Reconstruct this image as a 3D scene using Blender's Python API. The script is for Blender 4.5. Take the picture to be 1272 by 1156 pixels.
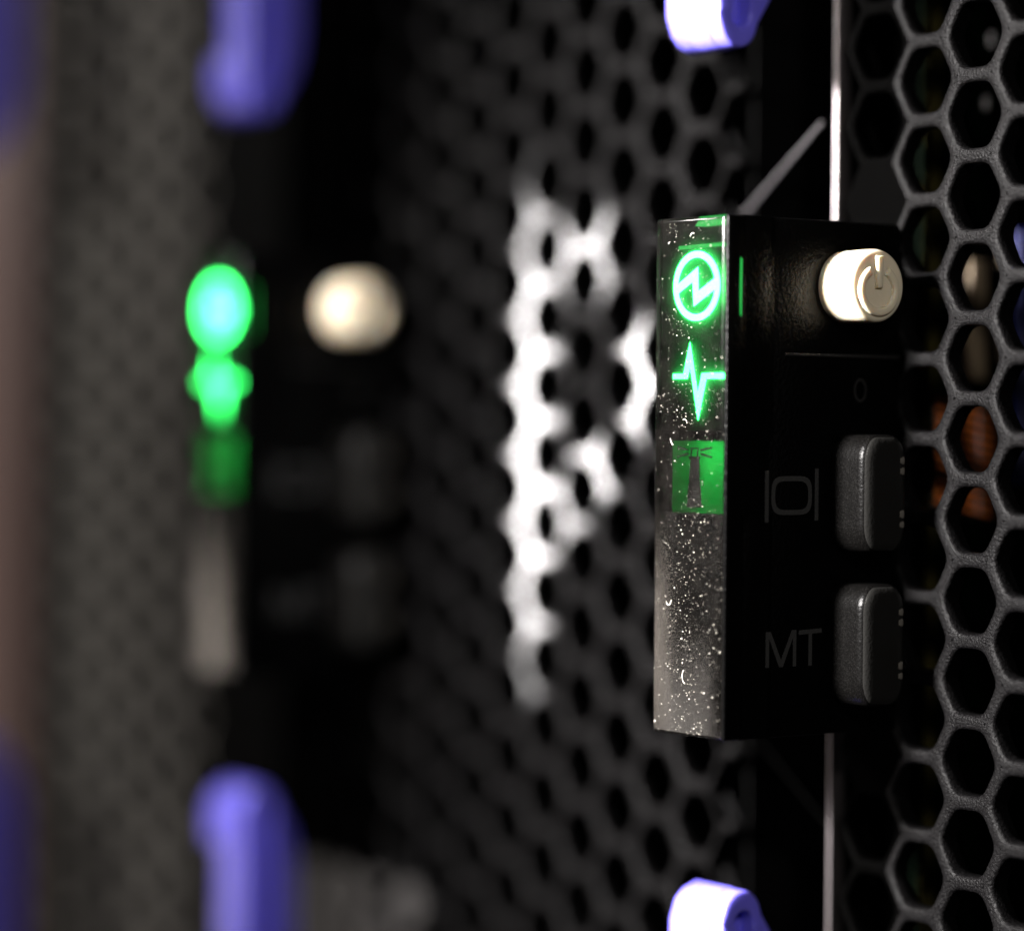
import bpy, bmesh, math, random
from mathutils import Vector, Matrix

# ------------------------------------------------------------------ frame of reference
# The scene is laid out in honeycomb pitches: u along the blade fronts (right), v up, w out of the fronts.
# One pitch is 2.65 mm.  Blender: X = u, Y = -w, Z = v.
S = 0.00265
def P(u, v, w): return Vector((u*S, -w*S, v*S))

for o in list(bpy.data.objects): bpy.data.objects.remove(o)
scene = bpy.context.scene
C = scene.collection

# ------------------------------------------------------------------ camera
cam_d = bpy.data.cameras.new('camera'); cam = bpy.data.objects.new('camera', cam_d); C.objects.link(cam)
scene.camera = cam
yaw, pitch, roll = 0.9265, -0.0125, 0.0080
fwd = Vector((-math.sin(yaw)*math.cos(pitch), math.cos(yaw)*math.cos(pitch), math.sin(pitch)))
right = fwd.cross(Vector((0, 0, 1))).normalized(); up = right.cross(fwd)
r2 = math.cos(roll)*right + math.sin(roll)*up
u2 = -math.sin(roll)*right + math.cos(roll)*up
m = Matrix((r2, u2, -fwd)).transposed().to_4x4()
m.translation = P(28.648, -4.896, 27.299)
cam.matrix_world = m
cam_d.sensor_fit = 'HORIZONTAL'; cam_d.sensor_width = 36; cam_d.lens = 107.94
cam_d.clip_start = 0.002; cam_d.clip_end = 5
cam_d.dof.use_dof = True
cam_d.dof.focus_distance = 37.92*S
cam_d.dof.aperture_fstop = 16.0
cam_d.dof.aperture_blades = 0

# ------------------------------------------------------------------ world, lamps, exposure
w_ = bpy.data.worlds.new('World'); scene.world = w_; w_.use_nodes = True
w_.node_tree.nodes['Background'].inputs[0].default_value = (0.9, 0.85, 0.8, 1)
w_.node_tree.nodes['Background'].inputs[1].default_value = 0.006
vs = scene.view_settings
vs.view_transform = 'Standard'; vs.look = 'None'; vs.gamma = 1; vs.exposure = 0; vs.use_curve_mapping = False
scene.cycles.use_denoising = True
scene.cycles.max_bounces = 12; scene.cycles.transmission_bounces = 12
scene.cycles.sample_clamp_indirect = 4
scene.cycles.caustics_refractive = False; scene.cycles.caustics_reflective = False

def aim(o, frm, to, spin=0):
    o.location = P(*frm)
    q = (P(*to) - P(*frm)).to_track_quat('-Z', 'Y')
    o.rotation_mode = 'QUATERNION'; o.rotation_quaternion = q
def area(name, frm, to, size, sizey, power, col):
    d = bpy.data.lights.new(name, 'AREA'); d.shape = 'RECTANGLE'; d.size = size*S; d.size_y = sizey*S
    d.energy = power; d.color = col
    o = bpy.data.objects.new(name, d); C.objects.link(o); aim(o, frm, to); return o
def spot(name, frm, to, width, height, power, col, blend=0.5):
    # oval beam, width x height (pitches) where it lands
    d = bpy.data.lights.new(name, 'SPOT'); dist = (P(*to)-P(*frm)).length/S
    d.spot_size = 2*math.atan(height/2/dist); d.spot_blend = blend; d.energy = power; d.color = col
    d.shadow_soft_size = 0.05*S
    o = bpy.data.objects.new(name, d); C.objects.link(o); aim(o, frm, to)
    o.scale = (width/height, 1, 1); return o

def lamp(name, frm, to, cone, soft, power, col, blend=1.0):
    d = bpy.data.lights.new(name, 'SPOT'); d.spot_size = math.radians(cone); d.spot_blend = blend
    d.energy = power; d.color = col; d.shadow_soft_size = soft*S
    o = bpy.data.objects.new(name, d); C.objects.link(o); aim(o, frm, to); return o
lamp('key_light', (-3.5, 10, 42), (1.0, -6.5, 0), 38, 2.5, 7.0, (1.0, 0.96, 0.94))
area('rim_light', (37, 13, 24), (1, -5, 0), 3, 3, 0.05, (1.0, 0.95, 0.9))
area('left_fill', (-60, 30, 50), (-18, -6, 0), 14, 14, 0.35, (1.0, 0.95, 0.90))  # added fill that lifts the far blade, no known source
area('lower_left_fill', (-61, -33, 53), (-1, -11, 2), 26, 22, 0.045, (1.0, 0.90, 0.82))  # added fill, gives the near lens its grey lower reflection
area('far_left_fill', (-96, -24, 53), (-12, -8, 2), 18, 16, 0.03, (1.0, 0.86, 0.74))  # added fill, there to reflect in the middle lens
# added spots for light thrown back onto the grille beside the near panel
G = (-24, -5.3, 32); WARM = (1, 0.98, 0.96)
spot('lens_glint', G, (-7.15, -5.0, 0), 1.15, 8.6, 135, WARM, 1.0)
spot('upper_glint', G, (-6.0, -2.4, 0), 1.5, 1.8, 70, WARM, 0.8)
spot('middle_glint', G, (-4.75, -4.2, 0), 0.9, 2.0, 100, WARM, 0.8)
spot('lower_glint', G, (-5.75, -5.5, 0), 1.1, 1.1, 85, WARM, 0.8)
spot('lowest_glint', G, (-6.35, -6.1, 0), 1.0, 1.2, 55, WARM, 0.8)

# ------------------------------------------------------------------ materials
def mat(name, base, rough=0.5, metal=0.0, spec=0.5, bump=0.0, bscale=20.0, var=0.0, coat=0.0, sss=0.0, bdist=0.02, speck=0.0, sscale=0.12):
    M = bpy.data.materials.new(name); M.use_nodes = True
    nt = M.node_tree; b = nt.nodes['Principled BSDF']
    b.inputs['Base Color'].default_value = (*base, 1); b.inputs['Roughness'].default_value = rough
    b.inputs['Metallic'].default_value = metal; b.inputs['Specular IOR Level'].default_value = spec
    b.inputs['Coat Weight'].default_value = coat
    if sss:
        b.inputs['Subsurface Weight'].default_value = sss
        b.inputs['Subsurface Radius'].default_value = (1.0, 0.7, 0.4); b.inputs['Subsurface Scale'].default_value = sscale*S
    if bump or var:
        tc = nt.nodes.new('ShaderNodeTexCoord'); n = nt.nodes.new('ShaderNodeTexNoise')
        n.inputs['Scale'].default_value = bscale/S; n.inputs['Detail'].default_value = 3
        nt.links.new(tc.outputs['Object'], n.inputs['Vector'])
        if bump:
            bp = nt.nodes.new('ShaderNodeBump'); bp.inputs['Strength'].default_value = bump; bp.inputs['Distance'].default_value = bdist*S
            nt.links.new(n.outputs['Fac'], bp.inputs['Height']); nt.links.new(bp.outputs['Normal'], b.inputs['Normal'])
        if var:
            n2 = nt.nodes.new('ShaderNodeTexNoise'); n2.inputs['Scale'].default_value = bscale*0.25/S; n2.inputs['Detail'].default_value = 5
            nt.links.new(tc.outputs['Object'], n2.inputs['Vector'])
            rp = nt.nodes.new('ShaderNodeMapRange'); rp.inputs[1].default_value = 0.3; rp.inputs[2].default_value = 0.7
            rp.inputs[3].default_value = max(0.02, rough-var); rp.inputs[4].default_value = min(1, rough+var)
            nt.links.new(n2.outputs['Fac'], rp.inputs[0]); nt.links.new(rp.outputs[0], b.inputs['Roughness'])
    if speck:
        tc = nt.nodes.new('ShaderNodeTexCoord'); n3 = nt.nodes.new('ShaderNodeTexNoise'); n3.inputs['Scale'].default_value = 60/S; n3.inputs['Detail'].default_value = 2
        nt.links.new(tc.outputs['Object'], n3.inputs['Vector'])
        rp = nt.nodes.new('ShaderNodeMapRange'); rp.inputs[1].default_value = 0.48; rp.inputs[2].default_value = 0.72; rp.inputs[3].default_value = 0.6; rp.inputs[4].default_value = speck
        nt.links.new(n3.outputs['Fac'], rp.inputs[0])
        mu = nt.nodes.new('ShaderNodeVectorMath'); mu.operation = 'SCALE'; mu.inputs[0].default_value = base
        nt.links.new(rp.outputs[0], mu.inputs['Scale']); nt.links.new(mu.outputs[0], b.inputs['Base Color'])
    return M
def emit(name, col, strength):
    M = bpy.data.materials.new(name); M.use_nodes = True; nt = M.node_tree
    b = nt.nodes['Principled BSDF']; b.inputs['Base Color'].default_value = (0, 0, 0, 1)
    b.inputs['Emission Color'].default_value = (*col, 1); b.inputs['Emission Strength'].default_value = strength
    return M

M_grille = mat('grille_paint', (0.0018, 0.0017, 0.00177), 0.40, spec=0.05, bump=0.9, bscale=30, var=0.08, speck=4.0)
M_grille_far = mat('lit_grille_paint', (0.155, 0.147, 0.135), 0.6, spec=0.1, bump=0.5, bscale=20)  # paler than the near grille, in place of light on the far one
M_shade = mat('shaded_paint', (0.00025, 0.00024, 0.00023), 0.5, spec=0.004, bump=0.9, bscale=30, speck=3.0)  # grille paint darkened for shade beside the panel; lower brace shares it
M_frame = mat('frame_paint', (0.0006, 0.0006, 0.0006), 0.7, spec=0.02, bump=0.3, bscale=18)
M_tray = mat('tray_steel', (0.0012, 0.0012, 0.0012), 0.8, spec=0.05)
M_house = mat('black_plastic', (0.0006, 0.0006, 0.0006), 0.32, spec=0.08, bump=0.35, bscale=16, bdist=0.03)
M_steel = mat('bright_steel', (0.26, 0.235, 0.24), 0.45, metal=1.0, bump=0.08, bscale=14)
M_rod = mat('grey_rod', (0.03, 0.028, 0.03), 0.4, bump=0.5, bscale=9, var=0.1)
M_blue = mat('blue_plastic', (0.16, 0.14, 0.78), 0.30, spec=0.5, bump=0.1, bscale=20, sss=0.15)
M_ivory = mat('ivory_plastic', (0.72, 0.63, 0.47), 0.42, spec=0.4, bump=0.12, bscale=24, sss=0.4)
M_key = mat('smoky_plastic', (0.0019, 0.0018, 0.0017), 0.30, spec=0.06, bump=0.25, bscale=24, speck=2.0)
M_cap = mat('lit_cap', (0.010, 0.0098, 0.0092), 0.28, spec=0.12, bump=0.25, bscale=24)  # smoky plastic lightened for light coming through the cap
M_halo = mat('halo_plastic', (0.10, 0.10, 0.10), 0.6, spec=0.1, bump=0.3, bscale=10)
M_latch = mat('latch_paint', (0.035, 0.033, 0.032), 0.6, spec=0.1, bump=0.5, bscale=10)
M_ledge = mat('ledge_plastic', (0.014, 0.0135, 0.013), 0.4, bump=0.6, bscale=12)
M_glint = mat('glint_paint', (0.12, 0.11, 0.095), 0.4, bump=0.5, bscale=12)  # pale colour of the painted rim glints
M_print = mat('grey_print', (0.020, 0.020, 0.0195), 0.7, bump=0.4, bscale=30)
M_black = mat('black_mask', (0.006, 0.005, 0.004), 0.6)
M_dust = mat('dust_flecks', (0.35, 0.33, 0.28), 0.6)
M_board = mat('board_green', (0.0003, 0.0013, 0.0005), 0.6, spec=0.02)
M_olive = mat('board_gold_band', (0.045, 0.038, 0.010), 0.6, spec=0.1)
M_beige = mat('beige_connector', (0.16, 0.12, 0.075), 0.6, bump=0.2, bscale=10)
M_copper = mat('copper_coil', (0.90, 0.24, 0.04), 0.35, spec=0.6)
M_cblue = mat('blue_board', (0.006, 0.010, 0.09), 0.5)
M_white = mat('white_line', (0.30, 0.30, 0.30), 0.5)
M_brown = mat('brown_cover', (0.07, 0.032, 0.025), 0.6, bump=0.2, bscale=4)
GREEN = (0.035, 1.0, 0.15)
M_led = emit('green_led', GREEN, 27.0)
M_led2 = emit('green_led_soft', GREEN, 18.0)
M_sq = bpy.data.materials.new('green_diffuser'); M_sq.use_nodes = True
_n = M_sq.node_tree; _t = _n.nodes.new('ShaderNodeBsdfTranslucent'); _t.inputs['Color'].default_value = (0.5, 0.9, 0.6, 1)
_n.links.new(_t.outputs[0], _n.nodes['Material Output'].inputs['Surface'])
M_leak = emit('green_leak', GREEN, 0.55)  # leaked icon light, put into glowing shapes on the panel

def lens_material():
    M = bpy.data.materials.new('smoked_lens'); M.use_nodes = True; nt = M.node_tree
    nt.nodes.clear(); N = nt.nodes.new; L = nt.links.new
    out = N('ShaderNodeOutputMaterial')
    g0 = N('ShaderNodeBsdfRefraction'); g0.inputs['Roughness'].default_value = 0.0
    g1 = N('ShaderNodeBsdfRefraction'); g1.inputs['Roughness'].default_value = 0.5
    for g in (g0, g1): g.inputs['Color'].default_value = (0.95, 0.95, 0.93, 1); g.inputs['IOR'].default_value = 1.45
    m0 = N('ShaderNodeMixShader'); m0.inputs[0].default_value = 0.22
    L(g0.outputs[0], m0.inputs[1]); L(g1.outputs[0], m0.inputs[2])
    gl = N('ShaderNodeBsdfGlossy'); gl.inputs['Roughness'].default_value = 0.14
    fr = N('ShaderNodeFresnel'); fr.inputs['IOR'].default_value = 1.45
    mx = N('ShaderNodeMixShader'); L(fr.outputs[0], mx.inputs[0]); L(m0.outputs[0], mx.inputs[1]); L(gl.outputs[0], mx.inputs[2])
    df = N('ShaderNodeBsdfDiffuse'); df.inputs['Color'].default_value = (0.42, 0.37, 0.33, 1)
    tc = N('ShaderNodeTexCoord'); no = N('ShaderNodeTexNoise'); no.inputs['Scale'].default_value = 5/S; no.inputs['Detail'].default_value = 6
    L(tc.outputs['Object'], no.inputs['Vector'])
    mr = N('ShaderNodeMapRange'); mr.inputs[1].default_value = 0.3; mr.inputs[2].default_value = 0.75; mr.inputs[3].default_value = 0.0005; mr.inputs[4].default_value = 0.006
    L(no.outputs['Fac'], mr.inputs[0])
    m2 = N('ShaderNodeMixShader'); L(mr.outputs[0], m2.inputs[0]); L(mx.outputs[0], m2.inputs[1]); L(df.outputs[0], m2.inputs[2])
    L(m2.outputs[0], out.inputs['Surface'])
    return M
M_lens = lens_material()

# ------------------------------------------------------------------ mesh helpers (coordinates in pitches)
def finish(bm, name, sharp=38):
    for v in bm.verts: v.co = P(*v.co)
    bmesh.ops.recalc_face_normals(bm, faces=bm.faces)
    me = bpy.data.meshes.new(name); bm.to_mesh(me); bm.free()
    for p in me.polygons: p.use_smooth = True
    me.set_sharp_from_angle(angle=math.radians(sharp))
    return me
def obj(name, me, material, parent, loc=None):
    if not me.materials: me.materials.append(material)
    o = bpy.data.objects.new(name, me); C.objects.link(o)
    if parent: o.parent = parent
    if loc: o.location = P(*loc)
    return o
def rbox(bm, a, b, r=0.0, seg=3):
    # rounded box from corner a to corner b
    ret = bmesh.ops.create_cube(bm, size=1)
    vs_ = ret['verts']
    for v in vs_:
        v.co = Vector([(a[i]+b[i])/2 + v.co[i]*(b[i]-a[i]) for i in range(3)])
    if r:
        es = list({e for v in vs_ for e in v.link_edges})
        bmesh.ops.bevel(bm, geom=es, offset=r, segments=seg, profile=0.5, affect='EDGES', clamp_overlap=True)
def box_mesh(name, a, b, r=0.0, seg=3):
    bm = bmesh.new(); rbox(bm, a, b, r, seg); return finish(bm, name)
def prism(bm, poly, axis, a0, a1, bev=0.0):
    # poly: list of 2D points; axis 'w' -> (u, v), axis 'u' -> (w, v)
    def co(p, a): return (p[0], p[1], a) if axis == 'w' else (a, p[1], p[0])
    va = [bm.verts.new(co(p, a0)) for p in poly]; vb = [bm.verts.new(co(p, a1)) for p in poly]
    n = len(poly)
    fs = [bm.faces.new(va), bm.faces.new(list(reversed(vb)))]
    for i in range(n): fs.append(bm.faces.new((va[i], va[(i+1) % n], vb[(i+1) % n], vb[i])))
    bmesh.ops.recalc_face_normals(bm, faces=fs)
    if bev:
        es = list({e for f in fs[:2] for e in f.edges})
        bmesh.ops.bevel(bm, geom=es, offset=bev, segments=2, profile=0.5, affect='EDGES', clamp_overlap=True)
def band(bm, outer, inner, axis, a0, a1, closed=True, bev=0.0):
    # strip between two 2D outlines of equal count, given thickness
    def co(p, a): return (p[0], p[1], a) if axis == 'w' else (a, p[1], p[0])
    n = len(outer)
    O0 = [bm.verts.new(co(p, a0)) for p in outer]; O1 = [bm.verts.new(co(p, a1)) for p in outer]
    I0 = [bm.verts.new(co(p, a0)) for p in inner]; I1 = [bm.verts.new(co(p, a1)) for p in inner]
    top = []
    for i in range(n if closed else n-1):
        j = (i+1) % n
        bm.faces.new((O0[i], O0[j], I0[j], I0[i]))
        top.append(bm.faces.new((O1[i], I1[i], I1[j], O1[j])))
        bm.faces.new((O0[i], O1[i], O1[j], O0[j])); bm.faces.new((I0[i], I0[j], I1[j], I1[i]))
    if not closed:
        for k in (0, n-1): bm.faces.new((O0[k], I0[k], I1[k], O1[k]))
    if bev:
        es = [e for e in {e for f in top for e in f.edges} if sum(1 for f in e.link_faces if f in top) == 1]
        bmesh.ops.bevel(bm, geom=es, offset=bev, segments=3, profile=0.5, affect='EDGES', clamp_overlap=True)
def rod(bm, p0, p1, r, n=10):
    p0, p1 = Vector(p0), Vector(p1); d = (p1-p0).normalized()
    a = d.orthogonal().normalized(); b = d.cross(a)
    ra = [bm.verts.new(p0 + r*(math.cos(t)*a+math.sin(t)*b)) for t in [2*math.pi*k/n for k in range(n)]]
    rb = [bm.verts.new(p1 + r*(math.cos(t)*a+math.sin(t)*b)) for t in [2*math.pi*k/n for k in range(n)]]
    for k in range(n): bm.faces.new((ra[k], ra[(k+1) % n], rb[(k+1) % n], rb[k]))
    bm.faces.new(ra[::-1]); bm.faces.new(rb)
def stroke(p, q, t):
    # quad of thickness t along the 2D segment p-q
    dx, dy = q[0]-p[0], q[1]-p[1]; l = math.hypot(dx, dy); nx, ny = -dy/l*t/2, dx/l*t/2
    return [(p[0]+nx, p[1]+ny), (q[0]+nx, q[1]+ny), (q[0]-nx, q[1]-ny), (p[0]-nx, p[1]-ny)]

# ------------------------------------------------------------------ honeycomb grille
Q = math.sqrt(3)/2
def hex_loop(apothem, corner, k, w):
    # flat-topped hexagon with k+1 points round each corner
    R = apothem/Q; pts = []
    for c in range(6):
        t = math.radians(60*c); V = Vector((R*math.cos(t), R*math.sin(t)))
        tn = Vector((math.cos(t+math.radians(120)), math.sin(t+math.radians(120))))
        tp = Vector((math.cos(t-math.radians(120)), math.sin(t-math.radians(120))))
        A, B = V + tp*corner, V + tn*corner
        for i in range(k+1):
            f = i/k; q = (1-f)**2*A + 2*f*(1-f)*V + f*f*B
            pts.append((q.x, q.y, w))
    return pts
T, TH, BV = 0.185, 0.30, 0.05
def cell_rings():
    k = 3; L_ = []
    L_.append(hex_loop(0.5, 0.10, 2, 0))     # replaced below by a sharp outline
    outer = []
    R = 0.5/Q
    for c in range(6):
        t = math.radians(60*c); V = Vector((R*math.cos(t), R*math.sin(t)))
        tn = Vector((math.cos(t+math.radians(120)), math.sin(t+math.radians(120))))
        tp = Vector((math.cos(t-math.radians(120)), math.sin(t-math.radians(120))))
        for q in (V+tp*0.06, V+tp*0.02, V+tn*0.02, V+tn*0.06): outer.append((q.x, q.y, 0.0))
    a = 0.5-T/2
    rings = [outer]
    for ang in (0, 30, 60, 90):
        s, c = math.sin(math.radians(ang)), math.cos(math.radians(ang))
        rings.append(hex_loop(a+BV*(1-s), 0.13, k, -BV*(1-c)))
    rings.append(hex_loop(a, 0.13, k, -TH+0.03)); rings.append(hex_loop(a+0.03, 0.13, k, -TH))
    rings.append([(x, y, -TH) for x, y, _ in outer])
    return rings
RINGS = cell_rings()
def grille_mesh(name, cols, vphase, uphase, rows, solid=(), stub_col=None, paint=None):
    verts, faces, mi = [], [], []
    n = 24
    for i in cols:
        for j in rows:
            cu, cv = uphase+i*Q, vphase+j+0.5*(i % 2)
            base = len(verts)
            if (i, j) in solid:
                for w in (0.0, -TH):
                    for x, y, _ in RINGS[0]: verts.append((cu+x, cv+y, w))
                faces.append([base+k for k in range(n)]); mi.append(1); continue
            for R_ in RINGS:
                for x, y, w in R_: verts.append((cu+x, cv+y, w))
            for r in range(len(RINGS)-1):
                for k in range(n):
                    a, b = base+r*n+k, base+r*n+(k+1) % n
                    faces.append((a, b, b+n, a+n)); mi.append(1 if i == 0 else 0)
    me = bpy.data.meshes.new(name)
    bm = bmesh.new(); tmp = bpy.data.meshes.new('tmp'); tmp.from_pydata(verts, [], faces); tmp.polygons.foreach_set('material_index', mi); bm.from_mesh(tmp); bpy.data.meshes.remove(tmp)
    if stub_col is not None:
        for j in rows:
            cv = vphase+j+0.5*(stub_col % 2); cu = uphase+stub_col*Q+0.5/Q-0.03
            rbox(bm, (cu, cv-T/2+0.02, -TH), (cu+0.22, cv+T/2-0.02, -0.004), 0.05, 2)
    for v in bm.verts: v.co = P(*v.co)
    bm.to_mesh(me); bm.free()
    for p in me.polygons: p.use_smooth = True
    me.set_sharp_from_angle(angle=math.radians(50))
    me.materials.append(paint); me.materials.append(M_shade)
    return me

# ------------------------------------------------------------------ shared part meshes
U0, U1, V0, V1, WF, WS = -0.945, 0.443, -8.688, -2.295, 2.856, 2.625   # control panel: sides, bottom, top, lens front, lens seam
ME = {}
def panel_meshes():
    bm = bmesh.new()
    rbox(bm, (U0, V0, -0.05), (U1, V1, 2.20), 0.03)
    rbox(bm, (U0, V0, 2.10), (U1, -5.935, WS-0.005), 0.006); rbox(bm, (U0, -5.05, 2.10), (U1, V1, WS-0.005), 0.006)   # above and below the locator window
    rbox(bm, (U0+0.002, -5.96, 2.10), (-0.722, -5.03, WS-0.006)); rbox(bm, (0.208, -5.96, 2.10), (U1-0.001, -5.03, WS-0.006))
    rbox(bm, (U1-0.062, V0, WS-0.08), (U1, V1, WF+0.006), 0.022)      # bezel beside the lens
    ME['control_panel'] = finish(bm, 'control_panel')
    bm = bmesh.new(); rbox(bm, (U0, V0, WS-0.06), (U1-0.068, V1, WF), 0.05, 4)
    # the lens is potted onto the panel: no air gap, so no back surface
    bmesh.ops.delete(bm, geom=[f for f in bm.faces if f.calc_center_median().z < WS-0.002], context='FACES')
    ME['status_lens'] = finish(bm, 'status_lens')
    zi = WF-0.12; du = -0.066
    def flat(name, polys, t0=zi-0.02, t1=zi, shift=du):
        bm = bmesh.new()
        for p in polys: prism(bm, [(x+shift, y) for x, y in p], 'w', t0, t1)
        ME[name] = finish(bm, name)
    # ring with a zigzag bolt
    cx, cy, R, t = -0.165, -3.147, 0.43, 0.082
    bm = bmesh.new(); n = 56
    cs = [(math.cos(2*math.pi*k/n), math.sin(2*math.pi*k/n)) for k in range(n)]
    band(bm, [(cx+du+R*c, cy+R*s) for c, s in cs], [(cx+du+(R-t)*c, cy+(R-t)*s) for c, s in cs], 'w', zi-0.02, zi)
    Z = [(-.914, .03), (.057, .537), (.086, -.15), (.857, .21), (.86, -.10), (-.114, -.579), (-.17, .123), (-.88, -.22)]
    prism(bm, [(cx+du+x*R*.96, cy+y*R) for x, y in Z], 'w', zi-0.019, zi+0.001)
    ME['power_icon'] = finish(bm, 'power_icon')
    flat('activity_icon', [[(-0.591, -4.222), (-0.393, -4.222), (-0.276, -3.836), (-0.125, -4.47), (-0.049, -4.217), (0.355, -4.217), (0.355, -4.287), (0.030, -4.287), (-0.115, -4.795), (-0.272, -4.127), (-0.323, -4.287), (-0.59, -4.287)]])
    bm = bmesh.new()      # a thin diffuser film behind the lens
    bm.faces.new([bm.verts.new((x-0.133, y, WS-0.016)) for x, y in ((-0.595, -5.047), (0.345, -5.045), (0.345, -5.940), (-0.595, -5.944))])
    ME['locator_icon'] = finish(bm, 'locator_icon')
    lh = [[(-0.253, -5.265), (-0.095, -5.265), (-0.039, -5.865), (-0.309, -5.865)], [(-0.285, -5.243), (-0.066, -5.243), (-0.077, -5.273), (-0.272, -5.273)],
          stroke((-0.495, -5.129), (-0.290, -5.163), 0.026), stroke((-0.501, -5.248), (-0.290, -5.209), 0.026), stroke((-0.065, -5.166), (0.147, -5.128), 0.026), stroke((-0.067, -5.207), (0.149, -5.250), 0.026),
          stroke((-0.237, -5.145), (-0.237, -5.243), 0.024), stroke((-0.118, -5.145), (-0.118, -5.243), 0.024), stroke((-0.249, -5.141), (-0.106, -5.141), 0.022)]
    flat('lighthouse_symbol', lh, WS+0.004, WS+0.010, -0.124)
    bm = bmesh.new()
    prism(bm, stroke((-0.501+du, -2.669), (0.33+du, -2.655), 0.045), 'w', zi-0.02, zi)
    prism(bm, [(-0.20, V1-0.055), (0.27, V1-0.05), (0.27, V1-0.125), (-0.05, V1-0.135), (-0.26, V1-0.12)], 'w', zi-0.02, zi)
    ME['top_glow'] = finish(bm, 'top_glow')  # emissive shapes for icon light leaking near the lens top
    ME['halo_plate'] = box_mesh('halo_plate', (U0+0.03, -4.93, WS-0.003), (U1-0.075, V1-0.05, zi-0.075), 0.008)  # added plate that catches the icons' light as a halo
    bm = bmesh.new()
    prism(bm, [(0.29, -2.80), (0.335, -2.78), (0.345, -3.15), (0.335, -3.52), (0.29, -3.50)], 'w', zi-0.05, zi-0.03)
    ME['edge_glow'] = finish(bm, 'edge_glow')  # emissive strip standing in for the icon's glow at the lens edge
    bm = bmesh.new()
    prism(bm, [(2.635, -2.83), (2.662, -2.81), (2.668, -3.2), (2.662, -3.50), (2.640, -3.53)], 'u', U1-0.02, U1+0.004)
    ME['seam_glow'] = finish(bm, 'seam_glow')  # emissive sliver for green light escaping between lens and panel
    # printed symbols on the right side (w, v)
    bm = bmesh.new(); s0, s1 = U1-0.003, U1+0.0012
    prism(bm, stroke((2.20, -5.405), (2.20, -6.040), 0.062), 'u', s0, s1); prism(bm, stroke((1.376, -5.380), (1.376, -6.025), 0.062), 'u', s0, s1)
    def barrel(a):
        pts = []
        for k in range(48):
            t = 2*math.pi*k/48; c, n_ = math.cos(t), math.sin(t)
            pts.append((1.79+(0.335-a)*math.copysign(abs(c)**0.42, c), -5.712+(0.240-a)*math.copysign(abs(n_)**0.62, n_)))
        return pts
    band(bm, barrel(0), barrel(0.062), 'u', s0, s1)
    ME['display_symbol'] = finish(bm, 'display_symbol')
    bm = bmesh.new(); th = 0.062
    prism(bm, [(2.198, -7.384), (2.198, -7.823), (2.140, -7.823), (2.140, -7.47), (1.975, -7.823), (1.912, -7.823), (1.750, -7.47), (1.750, -7.823), (1.692, -7.823), (1.692, -7.372), (1.770, -7.372), (1.943, -7.735), (2.115, -7.384)], 'u', s0, s1)
    prism(bm, [(1.652, -7.380), (1.270, -7.366), (1.270, -7.420), (1.430, -7.426), (1.430, -7.823), (1.490, -7.823), (1.490, -7.428), (1.652, -7.436)], 'u', s0, s1)
    ME['lettering'] = finish(bm, 'lettering')
    # seam ledge and pin hole
    bm = bmesh.new(); rbox(bm, (U1-0.02, -3.995, -0.02), (U1+0.028, -3.955, 1.93), 0.012, 2); ME['seam_ledge'] = finish(bm, 'seam_ledge')
    bm = bmesh.new(); n = 20
    cs = [(math.cos(2*math.pi*k/n), math.sin(2*math.pi*k/n)) for k in range(n)]
    band(bm, [(0.66+.11*c, -4.40+.15*s) for c, s in cs], [(0.66+.08*c, -4.40+.12*s) for c, s in cs], 'u', U1-0.01, U1+0.012); ME['pin_hole'] = finish(bm, 'pin_hole')
    # power button: turned about the u axis
    cw, cv = 0.93, -3.118
    prof = [(0.30, 0.445), (0.85, 0.458), (0.975, 0.455), (1.01, 0.445), (1.032, 0.425), (1.04, 0.40), (1.038, 0.30), (1.03, 0.2), (1.028, 0.1)]
    bm = bmesh.new(); n = 64; rings = []
    for (u, r) in prof: rings.append([bm.verts.new((u, cv+r*math.sin(2*math.pi*k/n), cw+r*math.cos(2*math.pi*k/n))) for k in range(n)])
    for a, b in zip(rings, rings[1:]):
        for k in range(n): bm.faces.new((a[k], a[(k+1) % n], b[(k+1) % n], b[k]))
    bm.faces.new(rings[-1])
    ME['power_button'] = finish(bm, 'power_button', 60)
    bm = bmesh.new()
    arc = [math.radians(118+304*k/40) for k in range(41)]
    band(bm, [(cw-0.345*math.cos(t), cv-0.055+0.325*math.sin(t)) for t in arc], [(cw-0.235*math.cos(t), cv-0.055+0.215*math.sin(t)) for t in arc], 'u', 1.0, 1.085, closed=False, bev=0.035)
    prism(bm, [(cw+0.062, cv+0.37), (cw-0.062, cv+0.37), (cw-0.048, cv-0.03), (cw+0.048, cv-0.03)], 'u', 1.0, 1.09, 0.028)
    ME['power_symbol'] = finish(bm, 'power_symbol', 50)
    for nm, va, vb in (('display_button', -6.415, -4.955), ('tray_button', -8.325, -6.810)):
        bm = bmesh.new()
        # rounded cap: outline in (w, v) lofted outwards with a dome
        def outline(ins, cr):
            cw_ = max(0.02, 0.22-0.7*ins)
            w0, w1, y0, y1 = 0.40+ins, 1.14-ins, va+ins, vb-ins; pts = []
            for (cx_, cy_, a0) in ((w1-cw_, y1-cr, 0), (w0+cw_, y1-cr, 90), (w0+cw_, y0+cr, 180), (w1-cw_, y0+cr, 270)):
                for k in range(7):
                    t = math.radians(a0+15*k); pts.append((cx_+cw_*math.cos(t), cy_+cr*math.sin(t)))
            return pts
        rr = []
        for u, ins, cr in ((0.30, 0.0, 0.33), (0.93, 0.0, 0.33), (0.985, 0.010, 0.325), (1.02, 0.03, 0.31), (1.042, 0.06, 0.28), (1.055, 0.11, 0.23), (1.062, 0.18, 0.16), (1.064, 0.26, 0.09)):
            rr.append([bm.verts.new((u, y, x)) for x, y in outline(ins, cr)])
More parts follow.
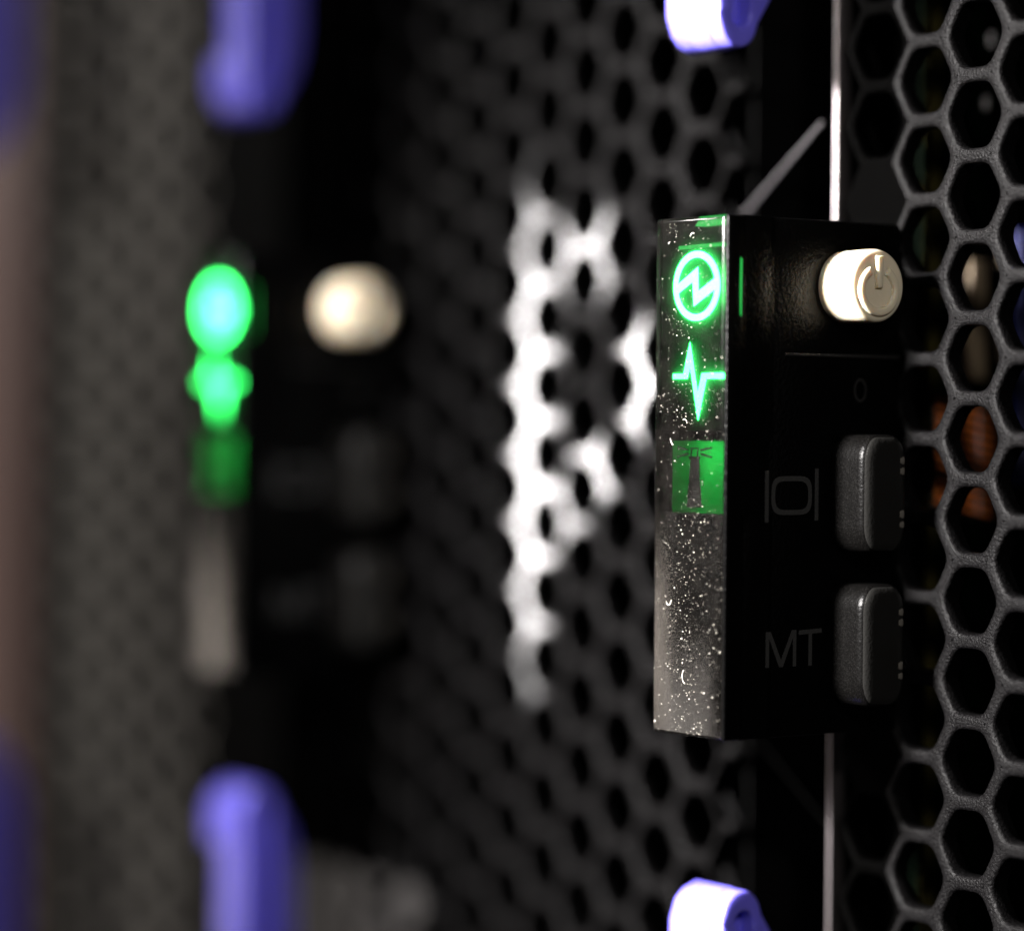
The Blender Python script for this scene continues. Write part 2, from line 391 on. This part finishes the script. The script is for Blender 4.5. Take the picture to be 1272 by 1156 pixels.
        for a, b in zip(rr, rr[1:]):
            for k in range(len(a)): bm.faces.new((a[k], a[(k+1) % len(a)], b[(k+1) % len(a)], b[k]))
        bm.faces.new(rr[-1]); ME[nm] = finish(bm, nm, 60)
        ME[nm].materials.append(M_key); ME[nm].materials.append(M_cap)
        for p in ME[nm].polygons:
            if p.index >= 28*3: p.material_index = 1
        vm = (va+vb)/2
        for q, (p0, p1) in enumerate(((0.46, 0.36), (0.33, 0.23), (-0.20, -0.31), (-0.34, -0.43))):
            ME[nm+'_glint%d' % q] = box_mesh('rim_glint', (0.95, vm+p1, 0.455), (1.058, vm+p0, 0.56), 0.02, 2)  # pale chips standing in for glints on the button rim
panel_meshes()

def handle_meshes():
    # lever seen from the side: front, rounded nose, back (w, v); a long slot runs up its right side
    out, inn = [], []
    out += [(2.00, 5.0), (2.00, 0.95), (2.02, 0.62), (2.01, 0.40)]
    inn += [(1.80, 5.0), (1.80, 0.95), (1.80, 0.60), (1.80, 0.42)]
    for k in range(13):
        t = math.radians(0+180*k/12)
        out.append((1.675+0.33*math.cos(t), 0.34-0.42*math.sin(t)**0.85))
        inn.append((1.65+0.15*math.cos(t), 0.36-0.17*math.sin(t)))
    out += [(1.34, 0.42), (1.34, 0.95), (1.34, 5.0)]
    inn += [(1.50, 0.42), (1.50, 0.95), (1.50, 5.0)]
    for key, sgn in (('upper', 1), ('lower', -1)):
        def fl(bm):
            if sgn < 0:
                for v in bm.verts: v.co.y = -10.62-v.co.y
        bm = bmesh.new()
        band(bm, out, inn, 'u', -1.02, -0.745, closed=False, bev=0.05)     # slotted right cheek
        body = [p for p in out]
        prism(bm, body, 'u', -1.40, -0.98)
        web = [(1.45, 0.06), (1.28, 0.30), (1.10, 0.58), (0.99, 0.95), (0.95, 1.4), (0.95, 5.0), (1.45, 5.0)]
        prism(bm, web, 'u', -1.15, -0.80, 0.03)
        fl(bm); ME['handle_'+key] = finish(bm, 'release_handle', 45)
        # finger pad on the left of the nose
        bm = bmesh.new()
        nose = [(2.02, 0.86), (2.05, 0.60), (2.04, 0.36), (1.95, 0.12), (1.83, 0.00), (1.62, -0.085), (1.46, -0.02), (1.36, 0.15), (1.34, 0.42), (1.34, 0.86), (1.6, 0.94)]
        prism(bm, nose, 'u', -1.78, -0.99, 0.06)
        fl(bm); ME['pad_'+key] = finish(bm, 'finger_pad', 45)
handle_meshes()

ME['edge_trim'] = box_mesh('edge_trim', (-0.752, -16, -0.20), (-0.700, 6, 0.04), 0.022, 4)
def tray_mesh():
    bm = bmesh.new()
    for a, b in (((-0.74, -16, -9), (-0.70, 6, -0.22)), ((8.30, -16, -9), (8.34, 6, -0.45)), ((-0.70, -16, -9.05), (8.30, 6, -9.0))): rbox(bm, a, b)
    return finish(bm, 'tray')
ME['tray'] = tray_mesh()
def brace_mesh(p, q, r):
    bm = bmesh.new(); rod(bm, p, q, r); return finish(bm, 'diagonal_brace', 60)
ME['brace_a'] = brace_mesh((-2.62, -2.03, -0.05), (-1.05, -0.88, -0.05), 0.031)
ME['brace_b'] = brace_mesh((-2.62, -9.1, -0.4), (-1.02, -10.25, -0.4), 0.03)
ME['latch_plate'] = box_mesh('latch_plate', (-2.60, -16, -0.5), (1.2, -12.0, -0.10), 0.05)

def dust_mesh(seed, n):
    rnd = random.Random(seed); verts, faces = [], []
    k = 0
    while k < n:
        u = rnd.uniform(U0+0.04, U1-0.06); v = rnd.uniform(V0+0.03, V1-0.06)
        low = (V1-v)/(V1-V0)
        mid = math.exp(-((u+0.33)/0.33)**2)
        if rnd.random() > 0.16+0.75*mid*(0.35+0.65*low)+0.12*low: continue
        if -5.95 < v < -5.04 and rnd.random() < 0.7: continue
        k += 1
        s = min(0.016, 0.0042*math.exp(rnd.gauss(0.1, 0.45)))
        a = rnd.uniform(0, math.pi); e = rnd.uniform(0.4, 1)
        ca, sa = math.cos(a), math.sin(a); b = len(verts)
        for px, py in ((1, 0), (0, e), (-1, 0), (0, -e)):
            x, y = px*s, py*s; verts.append((u+(x*ca-y*sa)*1.25, v+x*sa+y*ca, WF+0.001))
        verts.append((u+rnd.uniform(-.3, .3)*s, v+rnd.uniform(-.3, .3)*s, WF+0.001+s*rnd.uniform(0.5, 1.2)))
        for i in range(4): faces.append((b+i, b+(i+1) % 4, b+4))
    # a few curled fibres
    for (u, v, r, a0, a1) in ((-0.62, -7.02, 0.05, 200, 360), (-0.28, -7.95, 0.07, 120, 260), (-0.35, -4.86, 0.06, 20, 120), (-0.55, -5.02, 0.06, 180, 270), (-0.22, -2.56, 0.05, 60, 160)):
        pts = [(u+r*math.cos(math.radians(a0+(a1-a0)*i/8)), v+1.3*r*math.sin(math.radians(a0+(a1-a0)*i/8))) for i in range(9)]
        for p, q in zip(pts, pts[1:]):
            b = len(verts)
            for x, y in stroke(p, q, 0.012): verts.append((x, y, WF+0.008))
            faces.append((b, b+1, b+2, b+3))
    me = bpy.data.meshes.new('dust'); me.from_pydata([P(*v) for v in verts], [], faces); return me

# ------------------------------------------------------------------ setting
def struct(name, me, material):
    o = obj(name, me, material, None); o['kind'] = 'structure'; return o
struct('chassis_back', box_mesh('chassis_back', (-60, -40, -10.5), (40, 30, -10)), M_tray)

# ------------------------------------------------------------------ blades
def blade(d, label, cols, rows, uph, vph, solid, gm=None, panel=True, stub=None, handle_shift=0.0):
    root = bpy.data.objects.new('blade_server', None); C.objects.link(root)
    root.location = P(d, 0, 0); root.empty_display_size = 0.005
    root['label'] = label; root['category'] = 'blade server'; root['group'] = 'blade servers side by side in the chassis'
    obj('tray', ME['tray'], M_tray, root)
    obj('honeycomb_grille', grille_mesh('honeycomb_grille', cols, vph, uph, rows, solid, stub, gm or M_grille), gm or M_grille, root)
    for key in ('upper', 'lower'):
        h = obj('release_handle', ME['handle_'+key], M_blue, root, (handle_shift, 0, 0) if key == 'upper' or d else (0.22, -0.18, 0))
        obj('finger_pad', ME['pad_'+key], M_blue, h)
    if not panel: return root
    if d == 0:
        obj('edge_trim', ME['edge_trim'], M_steel, root)
        obj('diagonal_brace', ME['brace_a'], M_rod, root); obj('diagonal_brace', ME['brace_b'], M_shade, root)
    obj('latch_plate', ME['latch_plate'], M_latch, root)
    cp = obj('control_panel', ME['control_panel'], M_house, root)
    obj('status_lens', ME['status_lens'], M_lens, cp)
    obj('power_icon', ME['power_icon'], M_led, cp); obj('activity_icon', ME['activity_icon'], M_led2, cp)
    obj('halo_plate', ME['halo_plate'], M_halo, cp)
    obj('locator_icon', ME['locator_icon'], M_sq, cp); obj('lighthouse_symbol', ME['lighthouse_symbol'], M_black, cp)
    if d == 0: obj('top_glow', ME['top_glow'], M_leak, cp)
    obj('seam_glow', ME['seam_glow'], M_leak, cp); obj('edge_glow', ME['edge_glow'], M_leak, cp)
    ld = bpy.data.lights.new('locator_led', 'POINT'); ld.energy = 2.1e-2 if d == 0 else 5e-3; ld.color = (0.02, 1.0, 0.16); ld.shadow_soft_size = 0.05*S
    lo = bpy.data.objects.new('locator_led', ld); C.objects.link(lo); lo.parent = cp; lo.location = P(-0.02, -5.20, 2.27)
    obj('display_symbol', ME['display_symbol'], M_print, cp); obj('lettering', ME['lettering'], M_print, cp)
    obj('seam_ledge', ME['seam_ledge'], M_ledge, cp); obj('pin_hole', ME['pin_hole'], M_ledge, cp)
    pb = obj('power_button', ME['power_button'], M_ivory, root); obj('power_symbol', ME['power_symbol'], M_ivory, pb)
    for nm in ('display_button', 'tray_button'):
        kb = obj(nm, ME[nm], M_key, root)
        for q in range(4): obj('rim_glint', ME[nm+'_glint%d' % q], M_glint, kb)
    return root

rows = range(-15, 5)
solid1 = {(0, j) for j in range(-9, -1)}
near = blade(0, 'nearest blade server, sharp control panel with green icons, ivory power button and MT lettering', range(0, 10), rows, 0.0, 0.0, solid1, stub=9)
mid = blade(-11.2, 'blurred blade server in the middle with two round green lights and pale button', range(0, 10), rows, -0.045, -0.293-0.5, {(0, j) for j in range(-9, -1)}, stub=9)
far = blade(-22.3, 'most blurred blade server at the left edge, grey grille beside a brown strip', range(0, 7), range(-18, 8), 0.2, 0.1, set(), gm=M_grille_far, panel=False, handle_shift=1.8)
d = obj('dust', dust_mesh(3, 1150), M_dust, near); d['kind'] = 'stuff'
d = obj('dust', dust_mesh(8, 300), M_dust, mid); d['kind'] = 'stuff'
obj('side_cover', box_mesh('side_cover', (5.55, -20, -0.6), (8.3, 10, -0.02), 0.03), M_frame, far)
obj('side_strip', box_mesh('side_strip', (-4.0, -20, -0.4), (-0.6, 10, -0.02), 0.05), M_brown, far)

# ------------------------------------------------------------------ what shows behind the near grille
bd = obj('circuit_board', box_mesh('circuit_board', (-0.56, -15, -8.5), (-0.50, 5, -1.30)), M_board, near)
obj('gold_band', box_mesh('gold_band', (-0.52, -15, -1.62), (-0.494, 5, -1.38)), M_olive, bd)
for a, b in ((-3.35, -2.62), (-4.22, -3.42)):
    obj('connector', box_mesh('connector', (-0.5, a, -2.46), (-0.40, b, -2.14), 0.015), M_beige, bd)
bm = bmesh.new()
rbox(bm, (-0.5, -6.05, -2.55), (-0.36, -4.48, -1.45), 0.04)
ME_coil = finish(bm, 'copper_coil'); coil = obj('coil_core', ME_coil, M_black, bd)
bm = bmesh.new()
for k in range(12):
    v = -6.02+0.122*k
    rod(bm, (-0.35, v, -2.53), (-0.35, v+0.19, -1.47), 0.034, 8)
o = obj('winding', finish(bm, 'winding', 70), M_copper, bd); o['kind'] = 'stuff'
bm = bmesh.new(); rod(bm, (-0.30, -6.0, -2.22), (-0.30, -4.5, -2.22), 0.018, 8); obj('lead_wire', finish(bm, 'lead_wire'), M_white, bd)
o = obj('daughter_board', box_mesh('daughter_board', (-0.5, -5.6, -4.2), (-0.35, -2.2, -2.95), 0.02), M_cblue, bd)
bm = bmesh.new(); rbox(bm, (-0.352, -5.4, -3.14), (-0.345, -2.3, -3.10)); obj('board_line', finish(bm, 'board_line'), M_white, bd)
for v in (-2.55, -3.2, -3.85, -4.5):
    obj('chip_resistor', box_mesh('chip_resistor', (-0.5, v-0.16, -2.86), (-0.42, v+0.16, -2.74), 0.03), M_beige, bd)
for v, w in ((0.35, -2.55), (-0.52, -2.45)):
    obj('solder_dot', box_mesh('solder_dot', (-0.5, v-0.09, w-0.04), (-0.44, v+0.09, w+0.04), 0.03), M_white, bd)
